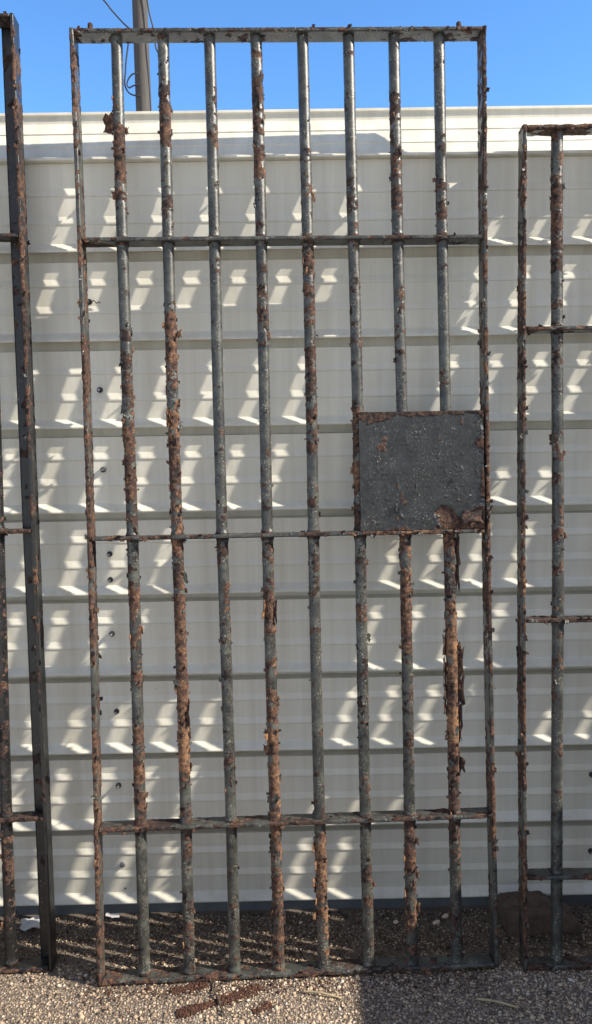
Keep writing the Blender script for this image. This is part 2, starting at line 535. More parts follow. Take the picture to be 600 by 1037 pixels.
# ------------------------------------------------------------------ the metal shed
PER, FLAT, ZC = 0.2032, 0.016, 1.864           # course height, depth of the flats behind the lips, lip of the coping
def shed():
    root = empty('metal_shed', (0, 0, 0))
    tag(root, 'cream metal clad shed with horizontal lap siding and sloped bright coping', 'shed')
    xs = np.concatenate([np.linspace(-4, -1.4, 14)[:-1], np.linspace(-1.4, 1.4, 141), np.linspace(1.4, 4, 14)[1:]])
    def sheet(prof, name, wav=0.0009):
        rings = []
        for i, x in enumerate(xs):
            pr = np.array([(x, y, z) for y, z in prof])
            pr[:, 1] += (fbm(pr * (1, 0, 1), 5, 41) - .5) * wav * 2
            rings.append(pr)
        V, F = loft(np.array(rings), closed=False, caps=False)
        return V, F
    mb = MB()
    prof = []
    for i in range(9):
        z = ZC - i * PER
        e = 0.0006 * math.sin(i * 2.1)
        g = FLAT + .028
        top = [(g, z + .006), (g, z - .0195), (FLAT - .0022, z - .0215)] if i else [(g, z + .02), (FLAT - .001, z - .004)]
        prof += top + [(FLAT + .0012, z - .0585), (FLAT - .0030, z - .0725), (FLAT - .0028, z - .0755), (FLAT - .0010, z - .0775),
                 (FLAT + .0014, z - .1200), (FLAT - .0028, z - .1350), (FLAT - .0026, z - .1380), (FLAT - .0010, z - .1400),
                 (FLAT + .0016, z - .1815), (FLAT - .0010, z - .1850), (.0022 + e, z - .1965), (0 + e, z - .2000), (.0006 + e, z - .2030), (.0040 + e, z - .2034)]
    V, F = sheet(prof, 'siding')
    mb.add(V, F)
    mb.build('siding', M_SIDING, root, smooth=False)
    # coping: sloping back from its lip, ribbed along its length
    mb = MB()
    def c(z, o): return (.050 + .58 * (z - 1.875) - o * .86, z + o * .5)
    prof = [(.025, 1.8615), (.004, 1.8618), (-.0025, 1.8625), (-.0035, 1.8645), (-.0025, 1.8685), (.0005, 1.8695), (.048, 1.872), c(1.876, 0), c(1.914, 0), c(1.9155, .0018), c(1.918, .0018), c(1.920, 0),
            c(1.950, 0), c(1.9515, .002), c(1.954, .002), c(1.956, 0), c(1.981, 0), (c(1.981, 0)[0] + .004, 1.9825), (c(1.981, 0)[0] + .0035, 2.001), (c(1.981, 0)[0] - .001, 2.0025), (c(1.981, 0)[0], 2.0085), (.20, 2.012)]
    V, F = sheet(prof, 'coping', .0006)
    mb.add(V, F)
    mb.build('coping', M_SIDING, root, smooth=False)
    mb = MB()
    box(mb, (-3.99, .012, -.2), (3.99, .10, .0335))
    mb.build('foundation', M_BASE, root, smooth=False)
    mb = MB()
    box(mb, (-3.99, .03, .0), (-3.93, 5, ZC + .11))
    box(mb, (3.93, .03, .0), (3.99, 5, ZC + .11))
    box(mb, (-3.93, 4.93, .0), (3.93, 5, ZC + .11))
    mb.build('side_wall', M_SIDING, root, smooth=False)
    mb = MB()
    box(mb, (-4, .15, ZC + .130), (4, 5.05, ZC + .146))
    mb.build('roof', M_ROOF, root, smooth=False)
    scr = [(-.467, 1.55), (-.452, 1.345), (-.453, 1.155), (-.447, .948), (-.448, .884), (-.451, .747), (-.448, .547), (-.452, .351), (-.451, .136), (.754, .356), (.758, .148)]
    th = np.arange(14) / 14 * 2 * math.pi
    def disc(mb, x, z, rr, off=(0, 0)):
        rings = [[(x + off[0] + r * math.cos(t), y, z + off[1] + r * math.sin(t)) for t in th] for r, y in rr]
        V, F = loft(np.array(rings))
        mb.add(V, F)
    for i, (x, z) in enumerate(scr):
        mb = MB()
        t6 = np.arange(6) / 6 * 2 * math.pi + i
        shiny = i == 8
        disc(mb, x, z, [(.0068, .0165), (.0066, .0105), (.0040, .0085)])
        rings = [[(x + r * math.cos(t), y, z + r * math.sin(t)) for t in t6] for r, y in ((.0042, .012), (.0042, .0035), (.0032, .0025))]
        V, F = loft(np.array(rings))
        mb.add(V, F)
        scw = mb.build('screw', M_SCREW if shiny else M_RUBBER, root, smooth=False)
        if not shiny:
            mb = MB()
            disc(mb, x, z, [(.0034, .0030), (.0034, .0018), (.0024, .0012)])
            mb.build('screw_head', M_SCREW, scw, smooth=False)
    # empty screw hole near the bottom and the bit of wire by the top screw
    mb = MB()
    disc(mb, -.448, .068, [(.0022, .017), (.0022, .0152)])
    mb.build('screw_hole', M_RUBBER, root, smooth=False)
    mb = MB()
    tube(mb, spline([(-.462, .012, 1.549), (-.455, .009, 1.552), (-.449, .011, 1.546), (-.444, .008, 1.549), (-.440, .009, 1.545)], 5), .0011, 6)
    mb.build('wire_end', M_RUBBER, root)
shed()

# ------------------------------------------------------------------ cell doors
def prof_at(pts, v):
    pts = sorted(pts)
    return np.interp(v, [p[0] for p in pts], [p[1] for p in pts])
def corrode(P, Nrm, level, seed, amp=1.0, stretch=(1, .45, 1)):
    """rust mask from the level plus noise; blisters and pits along the normal. returns V, rust, tone"""
    q = P * np.array(stretch)
    nz = fbm(q, 42, seed, 4)
    m = sstep(.40, .66, level * .64 + .115 + (nz - .5) * 1.45 + (fbm(q, 150, seed + 2, 2) - .5) * .65)
    d = m * (-.0006 + .0022 * fbm(P, 170, seed + 5, 2) ** 1.6) + (1 - m) * .0005 * (fbm(P, 60, seed + 9, 2) - .4)
    ridge = np.exp(-((m - .5) / .3) ** 2) * .0008 * vnoise(P, 120, seed + 3)
    pm = m * sstep(.60, .72, fbm(P, 95, seed + 13, 2))
    pit = pm * .0022
    lump = m * sstep(.74, .82, vnoise(P, 130, seed + 21)) * .0022 * level
    tone = .10 + .85 * fbm(q, 16, seed + 30, 3) + .22 * (level - .5) - .45 * pm
    return P + Nrm * ((d + ridge - pit + lump) * amp)[:, None], m, tone
def flake(mb, base, out, along, L, Wd, lift, seed, rust, tone, curl=1.0):
    """thin curled scale of paint and rust lifting off a surface. base: point, out: normal, along: long axis"""
    r = np.random.default_rng(seed)
    side = np.cross(out, along)
    n = 5
    gs, gt = np.meshgrid(np.linspace(-1, 1, n), np.linspace(0, 1, n))
    gs, gt = gs.ravel(), gt.ravel()
    jag = r.uniform(.55, 1.05, n)
    wj = r.uniform(.55, 1.1, n)
    s = gs * np.repeat(wj, n) * L / 2 + np.repeat(r.uniform(-.12, .12, n), n) * L
    t = gt * np.tile(jag, n) * Wd
    h = lift * (gt ** 1.5) * curl - .0006 + r.normal(0, .0005, n * n) + lift * .25 * gs ** 2
    top = base + s[:, None] * along + t[:, None] * side + h[:, None] * out
    nd = out * .8 - side * lift / max(Wd, 1e-4) * .6
    nd /= np.linalg.norm(nd)
    bot = top - nd * .0011
    V = np.vstack([top, bot])
    F = []
    for j in range(n - 1):
        for i in range(n - 1):
            a = j * n + i
            F.append((a, a + 1, a + n + 1, a + n))
            F.append((a + n * n, a + n + n * n, a + n + 1 + n * n, a + 1 + n * n))
    ring = [i for i in range(n)] + [j * n + n - 1 for j in range(1, n)] + [(n - 1) * n + i for i in range(n - 2, -1, -1)] + [j * n for j in range(n - 2, 0, -1)]
    for a, b in zip(ring, ring[1:] + ring[:1]):
        F.append((a, a + n * n, b + n * n, b))
    mb.add(V, F, rust=np.concatenate([np.full(n * n, rust), np.full(n * n, 1.0)]), tone=np.concatenate([np.full(n * n, tone), np.full(n * n, tone + .25)]))
    return mb
U, V3, W3 = np.array([1., 0, 0]), np.array([0, 0, 1.]), np.array([0, 1., 0])    # door frame: along, up, into the wall
def make_bar(root, u0, u1, v0, v1, d, rad, lv, seed, mat, dens=1.0, bend=0.0025, orange=None, joints=(.3515, 1.0014, 1.6615)):
    n = int((v1 - v0) / .0036)
    t = np.linspace(0, 1, n)
    K = 20
    th = np.arange(K) / K * 2 * math.pi
    v = v0 + t * (v1 - v0)
    u = u0 + t * (u1 - u0) + bend * np.sin(t * 5 + seed) * np.sin(t * math.pi)
    C = np.stack([u, np.full(n, d), v], 1)
    Nn = np.stack([np.cos(th), np.sin(th), 0 * th], 1)
    P = (C[:, None, :] + rad * Nn[None]).reshape(-1, 3)
    NN = np.broadcast_to(Nn[None], (n, K, 3)).reshape(-1, 3)
    level = np.repeat(prof_at(lv, v), K)
    Pd, m, tone = corrode(P, NN, level, seed)
    for vj in (.0105, *joints):
        for sgn in (-1, 1):
            g_ = np.exp(-((P[:, 2] - vj - sgn * .0065) / .0042) ** 2)
            Pd = Pd + NN * (g_ * (.0008 + .0030 * vnoise(P, 150, seed + 70)))[:, None]
            m = np.maximum(m, g_ * (.35 + .65 * sstep(.35, .6, vnoise(P, 70, seed + 71))))
    if orange:
        tone = tone + np.repeat(prof_at(orange, v), K)
    _, F = loft(P.reshape(n, K, 3))
    mb = MB()
    mb.add(Pd, F, m, tone)
    r = np.random.default_rng(seed)
    k = 0
    for i in range(int(120 * dens * (v1 - v0))):
        vv = r.uniform(v0 + .01, v1 - .01)
        le = float(prof_at(lv, vv))
        if r.uniform() > max(0, le - .28) * 1.5: continue
        a = r.uniform(0, 2 * math.pi)
        o = np.array([math.cos(a), math.sin(a), 0])
        uu = float(np.interp(vv, v, u))
        big = r.uniform() < .14 * le
        L = r.lognormal(math.log(.0075), .45) * (2.2 if big else 1)
        Wd = r.lognormal(math.log(.0045), .35) * (1.4 if big else 1)
        al = np.array([0, 0, 1.]) * (1 if r.uniform() < .5 else -1) + r.normal(0, .25, 3)
        al -= o * (al @ o)
        al /= np.linalg.norm(al)
        flake(mb, np.array([uu, d, vv]) + o * (rad + .0006), o, al, L, Wd, r.uniform(.001, .0055) * (1.3 if big else 1), seed * 1000 + i,
              r.choice([.1, .8, 1.0]), r.uniform(.15, 1.0))
        k += 1
    return mb.build('bar', mat, root)
def make_flat(root, name, p0, p1, tdir, thick, depth, d0, lv, seed, mat, dens=1.0, amp=1.0, bend=0.0):
    """flat bar on edge: from p0 to p1 (u, v), thick along tdir, depth into the wall from d0"""
    p0, p1 = np.array([p0[0], 0, p0[1]]), np.array([p1[0], 0, p1[1]])
    Ln = np.linalg.norm(p1 - p0)
    n = int(Ln / .0042)
    t = np.linspace(0, 1, n)
    a = []
    kt, kd = 4, 10
    e = .0012
    for i in range(kt): a.append((-.5 + (i + .5) / kt, 0, 0, -1))
    for i in range(kd): a.append((.5, (i + .5) / kd, 1, 0))
    for i in range(kt): a.append((.5 - (i + .5) / kt, 1, 0, 1))
    for i in range(kd): a.append((-.5, 1 - (i + .5) / kd, -1, 0))
    a = np.array(a)
    K = len(a)
    tv = np.array([tdir[0], 0, tdir[1]])
    base = p0[None] + t[:, None] * (p1 - p0)[None] + tv * (bend * np.sin(t * math.pi))[:, None]
    off = a[:, 0:1] * thick * tv + (d0 + a[:, 1:2] * depth) * W3
    nr = a[:, 2:3] * tv + a[:, 3:4] * W3
    P = (base[:, None] + off[None]).reshape(-1, 3)
    NN = np.broadcast_to(nr[None], (n, K, 3)).reshape(-1, 3)
    level = np.repeat(prof_at(lv, t * Ln), K) + np.tile(np.where(a[:, 3] < 0, .12, -.10), n)
    Pd, m, tone = corrode(P, NN, level, seed, amp, (.6, .8, .6))
    _, F = loft(P.reshape(n, K, 3))
    mb = MB()
    mb.add(Pd, F, m, tone)
    r = np.random.default_rng(seed)
    ax = (p1 - p0) / Ln
    for i in range(int(55 * dens * Ln)):
        tt = r.uniform(.01, .99)
        le = float(prof_at(lv, tt * Ln))
        if r.uniform() > max(0, le - .28) * 1.5: continue
        q = a[r.integers(K)] if r.uniform() < .5 else a[r.integers(kt)]
        o = q[2] * tv + q[3] * W3
        b = p0 + tt * (p1 - p0) + q[0] * thick * tv + (d0 + q[1] * depth) * W3 + tv * bend * math.sin(tt * math.pi)
        al = ax * r.choice([-1, 1]) + r.normal(0, .25, 3)
        al -= o * (al @ o)
        al /= np.linalg.norm(al)
        flake(mb, b + o * .0006, o, al, r.uniform(.006, .014), r.uniform(.004, .008), r.uniform(.001, .005), seed * 1000 + i, r.choice([.1, .8, 1.0]), r.uniform(.15, 1.0))
    return mb.build(name, mat, root)
def place(root, A, u, slope):
    u = Vector((u[0], u[1], 0)).normalized()
    n0 = Vector((-u.y, u.x, 0))
    le = math.atan(slope)
    v = Vector((0, 0, 1)) * math.cos(le) + n0 * math.sin(le)
    w = v.cross(u)
    if w.y < 0: w = -w
    root.matrix_world = Matrix(((u.x, w.x, v.x, A[0]), (u.y, w.y, v.y, A[1]), (u.z, w.z, v.z, A[2]), (0, 0, 0, 1)))
GROUP = 'rusty barred cell doors leaning on the shed'

def main_door():
    root = empty('cell_door')
    tag(root, 'tall rusty barred cell door with dark lock plate, complete in view', 'cell door', GROUP)
    place(root, (-.4546, -.2658, .017), (.99978, .02094), .108)
    D, T = .045, .0095
    I = M_IRON
    make_flat(root, 'side_rail', (.0050, 0), (-.0055, 2.1235), (1, 0), T, D, 0, [(0, .75), (.3, .6), (.36, .95), (.7, .85), (1.2, .9), (1.6, .7), (1.75, .45), (1.9, .6), (2.13, .75)], 3, I, .8, 1.0, .007)
    make_flat(root, 'side_rail', (.9035, 0.011), (.9066, 2.1245), (1, 0), T, D, 0, [(0, .35), (.3, .5), (.36, .8), (.7, .65), (1.0, .95), (1.28, .85), (1.5, .5), (1.7, .75), (2.13, .7)], 4, I, .8, 1.0, -.006)
    make_flat(root, 'top_rail', (-.0005, 2.1185), (.9018, 2.1200), (0, 1), .009, D, .0005, [(0, .8), (.1, .7), (.2, .45), (.6, .4), (.8, .65), (.9, .8)], 5, I, 1.6)
    make_flat(root, 'bottom_rail', (.0098, .0052), (.8985, .0140), (0, 1), .010, D, .0005, [(0, .85), (.1, .7), (.3, .6), (.6, .6), (.75, .35), (.9, .4)], 6, I, 1.4)
    make_flat(root, 'crossbar', (.0035, 1.6628), (.9000, 1.6601), (0, 1), .009, D, .001, [(0, .9), (.1, .55), (.15, .2), (.6, .12), (.9, .35)], 7, I, 1.0)
    make_flat(root, 'crossbar', (.0130, 1.0012), (.8950, 1.0017), (0, 1), .009, D, .001, [(0, .95), (.08, .8), (.15, .45), (.35, .4), (.5, .6), (.6, .95), (.9, .98)], 8, I, 1.4)
    make_flat(root, 'crossbar', (.0110, .3492), (.8960, .3550), (0, 1), .009, D, .001, [(0, .9), (.2, .7), (.4, .55), (.65, .5), (.75, .65), (.9, .6)], 9, I, 1.2)
    ub = [.1033, .2047, .3076, .4086, .5099, .6138, .7135, .8158]
    ut = [.0895, .1924, .2955, .3990, .5028, .6058, .7080, .8095]
    LV = [
        [(0, .25), (.33, .22), (.37, .75), (.7, .72), (.8, .5), (1.0, .45), (1.03, .85), (1.3, .85), (1.36, .6), (1.48, .55), (1.53, .18), (1.68, .15), (1.74, .6), (1.78, .85), (1.97, .78), (1.99, .1), (2.12, .12)],
        [(0, .45), (.3, .5), (.37, .5), (.45, .55), (.52, 1.0), (.95, .95), (1.02, .75), (1.33, .85), (1.4, 1.0), (1.5, .95), (1.54, .15), (1.68, .2), (1.74, .45), (1.86, .4), (1.9, .95), (1.99, .8), (2.02, .5), (2.12, .45)],
        [(0, .3), (.3, .3), (.4, .4), (.48, .55), (.55, .3), (.68, .45), (.76, .65), (.9, .4), (1.0, .55), (1.1, .25), (1.4, .22), (1.7, .25), (1.85, .3), (1.9, .55), (1.95, .2), (2.12, .12)],
        [(0, .7), (.1, .85), (.3, .95), (.42, .85), (.5, .95), (.55, 1.0), (.6, .6), (.75, .55), (.79, .9), (.87, .95), (.9, .5), (1.1, .4), (1.4, .25), (1.5, .6), (1.56, .45), (1.68, .25), (1.74, .6), (1.9, .7), (1.98, .7), (2.03, .45), (2.12, .25)],
        [(0, .5), (.08, .75), (.16, .98), (.31, .95), (.35, .45), (.5, .3), (.7, .35), (.95, .45), (1.2, .5), (1.4, .55), (1.55, .65), (1.66, .7), (1.7, .5), (1.75, .6), (1.85, .3), (2.12, .12)],
        [(0, .3), (.15, .4), (.22, .55), (.34, .3), (.5, .3), (.6, .5), (.8, .3), (1.0, .55), (1.02, .9), (1.28, .9), (1.31, .35), (1.5, .35), (1.6, .25), (1.7, .3), (1.8, .4), (1.86, .3), (2.12, .1)],
        [(0, .35), (.06, .7), (.15, .95), (.3, .85), (.36, .45), (.5, .35), (.7, .55), (.85, .75), (1.0, .98), (1.28, .3), (1.45, .35), (1.68, .25), (1.72, .5), (1.8, .65), (1.88, .35), (1.93, .6), (1.97, .3), (2.12, .2)],
        [(0, .45), (.1, .55), (.25, .65), (.37, .75), (.5, .9), (.55, 1.0), (.75, 1.0), (.85, .85), (1.0, 1.0), (1.28, .15), (1.5, .2), (1.66, .25), (1.72, .6), (1.78, .65), (1.82, .3), (2.12, .12)]]
    OR = {7: [(0, 0), (.45, .0), (.52, .40), (.74, .42), (.78, .1), (.95, .05), (1.0, .1), (2, 0)], 6: [(0, 0), (.08, .2), (.3, .2), (.4, 0), (.70, 0), (.8, .25), (.92, .25), (1.0, 0), (2, 0)],
          4: [(0, 0), (.1, .3), (.3, .35), (.34, 0), (2, 0)], 3: [(0, .1), (.5, .2), (.9, .1), (1, 0), (2, 0)], 1: [(0, 0), (.4, .1), (.5, .25), (.9, .1), (2, 0)]}
    bars = []
    for i in range(8):
        k = (ub[i] - ut[i]) / (2.0675 - .105)
        bars.append(make_bar(root, ub[i] + .09 * k, ut[i] - .045 * k, .011, 2.115, .0225, .0128, LV[i], 50 + i, M_IRON, 1.15, orange=OR.get(i)))
    # bigger scales, each hanging off its bar
    def big(bar, u, v, ang, L, Wd, lift, seed, rust, tone, up=1, name='peeling_scale'):
        mb = MB()
        o = np.array([math.cos(ang), math.sin(ang), 0])
        al = np.array([0, 0, float(up)])
        flake(mb, np.array([u, .0225, v]) + o * .0130, o, al, L, Wd, lift, seed, rust, tone)
        return mb.build(name, M_IRON, bar)
    P = math.pi
    big(bars[0], .0925, 1.925, P * 1.08, .050, .020, .020, 1, .9, .75, 1)
    big(bars[1], .1965, 1.455, -.15, .022, .012, .012, 2, 1, .95, 1)
    big(bars[1], .1965, 1.475, P * 1.05, .014, .009, .008, 3, 1, .98, -1)
    big(bars[1], .2020, .60, -.2, .060, .012, .007, 4, 1, .3, 1)
    big(bars[3], .4055, .845, P * 1.15, .030, .010, .008, 5, 1, .95, -1)
    big(bars[3], .4055, .822, P * 1.1, .018, .010, .010, 6, 1, .85, -1)
    big(bars[3], .4055, .83, -.35, .055, .008, .005, 7, 1, .35, 1)
    big(bars[3], .4075, .545, P * 1.1, .024, .012, .011, 8, 1, 1.0, -1)
    big(bars[3], .4075, .515, P * 1.0, .018, .012, .011, 9, 1, 1.0, 1)
    for q, (v, L, li) in enumerate(((.965, .075, .009), (.90, .06, .007), (.71, .085, .013), (.645, .08, .014), (.585, .06, .009), (.545, .05, .006), (.47, .04, .012))):
        big(bars[7], .8145, v, -.10 + .06 * (q % 3), L, .011, li, 20 + q, 1, .12 + .07 * (q % 3), 1)
    for q, (v, L) in enumerate(((.74, .05), (.69, .06), (.64, .05), (.60, .035))):
        big(bars[7], .8145, v, P * 1.02, L, .010, .008, 40 + q, 1, .2, -1)
    for q, v in enumerate((.29, .25, .21, .17, .135)):
        big(bars[4], .5092, v, P * (1.05 + .1 * (q % 2)), .020, .010, .009, 60 + q, 1, .95, -1)
        big(bars[6], .7130, v + .01, (-.2, P * 1.1)[q % 2], .020, .009, .007, 70 + q, 1, .8, (1, -1)[q % 2])
    # the two pivot stubs on top
    for u in (.0312, .8543):
        mb = MB()
        tube(mb, [(u, .022, 2.121), (u, .022, 2.126), (u + .0005, .022, 2.140), (u, .022, 2.145), (u, .022, 2.147)], [.0062, .0062, .0060, .0052, .002], 12, rust=.85, tone=.4)
        mb.build('pivot_stub', I, root)
    # lock plate: sheet with flanges, blistered, its lower right corner eaten away
    u0, u1, v0, v1, dp = .6115, .8900, 1.0068, 1.2722, .0008
    nu, nv = 150, 142
    gu, gv = np.meshgrid(np.linspace(u0, u1, nu), np.linspace(v0, v1, nv))
    P_ = np.stack([gu.ravel(), np.full(gu.size, dp), gv.ravel()], 1)
    a, b = (P_[:, 0] - u0) / (u1 - u0), (P_[:, 2] - v0) / (v1 - v0)
    nz, nf = fbm(P_, 30, 90, 4), fbm(P_, 110, 91, 3)
    lvl = .04 + .70 * np.exp(-((a - .10) / .16) ** 2 - ((1 - b) / .10) ** 2) + .65 * np.exp(-((1 - b) / .045) ** 2) + .5 * np.exp(-(b / .05) ** 2) * sstep(.05, .4, a)
    lvl += .16 * np.exp(-((a - .2) / .3) ** 2) + .20 * np.exp(-((a - .25) / .25) ** 2 - ((b - .65) / .22) ** 2) * sstep(.5, .62, nz)
    lvl += .5 * np.exp(-((1 - a) / .05) ** 2)
    eaten = sstep(.0, .02, (.165 + .04 * np.sin(a * 21) + .08 * (nz - .5)) - b) * sstep(.60, .64, a + .1 * (nf - .5)) * sstep(1.0, .975, a)
    m = np.clip(sstep(.42, .60, lvl + (nz - .5) * .9 + (nf - .5) * .3) + eaten, 0, 1)
    bl = sstep(.72, .84, vnoise(P_, 210, 95)) * sstep(.40, .58, fbm(P_, 22, 96)) * .0010
    bl2 = sstep(.80, .92, vnoise(P_ * (1, 1, .6), 95, 97)) * .0008
    dent = (fbm(P_, 9, 92) - .5) * .004
    drip = .0028 * np.exp(-(((a - .335 - .02 * np.sin(b * 30)) / .012) ** 2)) * sstep(.08, .12, b) * sstep(.26, .2, b)
    hgt = bl + bl2 + dent + drip + m * (.0028 * fbm(P_, 140, 93, 2)) * (1 - eaten) - eaten * .0042 + .004 * np.exp(-((1 - a) / .06) ** 2) * nf * 1.5
    P_[:, 1] -= hgt
    P_[:, 0] += (nf - .5) * .003 * (a < .01)
    tone = np.where(eaten > .5, .62 + .25 * (nf - .5), .15 + .6 * nz)
    mb = MB()
    mb.add(P_, [(j * nu + i, j * nu + i + 1, (j + 1) * nu + i + 1, (j + 1) * nu + i) for j in range(nv - 1) for i in range(nu - 1)], np.maximum(m, .9 * (bl2 > .0006) * (nz > .55)), tone)
    box(mb, (u0, dp + .007, v0), (u1, .042, v1 - .0005), rust=.5, tone=.3)
    ring = [i for i in range(nu)] + [j * nu + nu - 1 for j in range(1, nv)] + [(nv - 1) * nu + i for i in range(nu - 2, -1, -1)] + [j * nu for j in range(nv - 2, 0, -1)]
    Q = P_[ring]
    Qb = Q.copy()
    Qb[:, 1] = .009
    k = len(ring)
    mb.add(np.vstack([Q, Qb]), [(i, i + k, (i + 1) % k + k, (i + 1) % k) for i in range(k)], .85, .4)
    pl = mb.build('lock_plate', M_PLATE, root)
    # curled skin over the eaten corner, and a small torn chip
    mb = MB()
    r = np.random.default_rng(5)
    nn = 14
    gs, gt = np.meshgrid(np.linspace(0, 1, nn), np.linspace(0, 1, nn))
    gs, gt = gs.ravel(), gt.ravel()
    x = .8375 + .046 * gs + .003 * np.sin(gt * 9)
    z = 1.047 - .029 * gt * (.85 + .15 * np.sin(gs * 7 + 1)) + .002 * np.sin(gs * 9) + .004 * (fbm(np.stack([gs, gt, 0 * gs], 1), 6, 4) - .5)
    q = np.stack([x, 0 * x, z], 1)
    y = -.0015 - .007 * gt ** 1.5 * (.8 + .2 * np.sin(gs * 4)) - .0015 * fbm(q, 60, 8)
    top = np.stack([x, y, z], 1)
    bot = top + np.array([0, .0012, -.0003])
    F = []
    for j in range(nn - 1):
        for i in range(nn - 1):
            k0 = j * nn + i
            F += [(k0, k0 + nn, k0 + nn + 1, k0 + 1), (k0 + nn * nn, k0 + 1 + nn * nn, k0 + nn + 1 + nn * nn, k0 + nn + nn * nn)]
    rg = [i for i in range(nn)] + [j * nn + nn - 1 for j in range(1, nn)] + [(nn - 1) * nn + i for i in range(nn - 2, -1, -1)] + [j * nn for j in range(nn - 2, 0, -1)]
    F += [(a_, b_, b_ + nn * nn, a_ + nn * nn) for a_, b_ in zip(rg, rg[1:] + rg[:1])]
    mb.add(np.vstack([top, bot]), F, .62, .40)
    mb.build('curled_skin', M_IRON, pl)
    mb = MB()
    flake(mb, np.array([.815, .0, 1.115]), np.array([0, -1., 0]), np.array([.25, 0, -.97]), .011, .005, .0045, 77, .1, .5)
    flake(mb, np.array([.695, .0, 1.055]), np.array([0, -1., 0]), np.array([.1, 0, .99]), .022, .006, .0045, 78, .1, .5)
    mb.build('paint_chip', M_PLATE, pl)
main_door()

def side_bars(root, us, top, seed, mat, lv, shift=0.0, joints=()):
    for i, u in enumerate(us):
        l2 = [(v, min(1, max(0.05, r + .25 * math.sin(i * 2.3 + v * 3)))) for v, r in lv] if i else lv
        make_bar(root, u, u + shift, .010, top - .005, .0225 if True else .022, .0128 if shift == 0 else .0130, l2, seed + i, mat, 1.0 if i < 3 else .3, joints=joints)
def right_door():
    root = empty('cell_door')
    tag(root, 'shorter barred cell door cut by the right edge of the photo, concrete block behind', 'cell door', GROUP)
    place(root, (.5062, -.2475, .017), (1, 0), .105)
    D, T, I, WD = .040, .0085, M_IRON, .92
    make_flat(root, 'side_rail', (.0075, 0), (.0275, 1.9035), (1, 0), T, D, 0, [(0, .55), (.18, .7), (.22, 1.0), (.4, .8), (.8, .85), (1.2, .7), (1.45, .95), (1.6, .7), (1.9, .75)], 103, I, 1.6, 1.1, -.004)
    make_flat(root, 'side_rail', (WD, 0), (WD + .004, 1.908), (1, 0), T, D, 0, [(0, .6), (2, .6)], 104, I, .3)
    make_flat(root, 'top_rail', (.031, 1.8985), (WD, 1.902), (0, 1), .009, D, .0005, [(0, .85), (.1, .75), (.2, .45), (.9, .5)], 105, I, 1.5)
    make_flat(root, 'bottom_rail', (.012, .0055), (WD - .004, .0055), (0, 1), .010, D, .0005, [(0, .95), (.1, .7), (.3, .5), (.9, .5)], 106, I, 1.3)
    make_flat(root, 'crossbar', (.027, 1.4525), (WD, 1.4505), (0, 1), .009, D, .001, [(0, 1.0), (.06, .5), (.1, .3), (.9, .4)], 107, I, 1.0)
    make_flat(root, 'crossbar', (.019, .797), (WD, .7945), (0, 1), .009, D, .001, [(0, .95), (.1, .8), (.3, .6), (.9, .6)], 108, I, 1.3)
    make_flat(root, 'crossbar', (.013, .2125), (WD, .204), (0, 1), .009, D, .001, [(0, 1.0), (.05, .7), (.15, .5), (.9, .5)], 109, I, 1.2)
    us = [.0845 + .1035 * k for k in range(8)]
    side_bars(root, us, 1.900, 150, I, [(0, .2), (.25, .12), (.55, .15), (.62, .5), (.85, .45), (1.0, .35), (1.2, .45), (1.5, .4), (1.6, .75), (1.8, .8), (1.9, .45)], .021, (.208, .796, 1.452))
right_door()

def left_door():
    root = empty('cell_door')
    tag(root, 'black angle iron barred cell door cut by the left edge of the photo', 'cell door', GROUP)
    place(root, (-.5762, -.2162, .017), (.99846, .0555), .082)
    D, B = .046, M_BLACK
    H = 2.1484
    rl = [(0, .05), (.5, .25), (.9, .45), (1.3, .6), (1.7, .7), (2.18, .75)]
    make_flat(root, 'side_rail', (.0040, 0), (-.0065, H), (1, 0), .0075, D, 0, rl, 203, B, .8, .9)
    # the other leg of the angle iron lies in the plane of the door
    make_flat(root, 'side_rail_flange', (-.0120, .010), (-.0245, H - .01), (1, 0), .032, .0065, D - .0065, [(0, .2), (2.2, .3)], 204, B, .5, .6)
    make_flat(root, 'side_rail', (-.905, 0), (-.915, H), (1, 0), .0075, D, 0, [(0, .4), (2.2, .5)], 205, B, .2)
    make_flat(root, 'top_rail', (-.910, H - .0045), (-.011, H - .0045), (0, 1), .009, D, .0005, [(0, .5), (.9, .6)], 206, B, .5)
    make_flat(root, 'bottom_rail', (-.900, .0055), (-.0028, .0055), (0, 1), .010, D, .0005, [(0, .5), (.9, .6)], 207, B, .5)
    for k, (v, le) in enumerate(((1.671, .35), (1.0155, .9), (.357, .7))):
        make_flat(root, 'crossbar', (-.905 - .004 * v, v), (-.0005 - .0049 * v, v), (0, 1), .009, D - .008, .001, [(0, .5), (.9, le)], 208 + k, B if k != 1 else M_IRON, .8)
    us = [-.0910 - .1025 * k for k in range(8)]
    side_bars(root, us, H, 250, B, [(0, .3), (.1, .35), (.3, .75), (.36, .35), (.6, .4), ], .012, (.357, 1.0155, 1.671))
left_door()

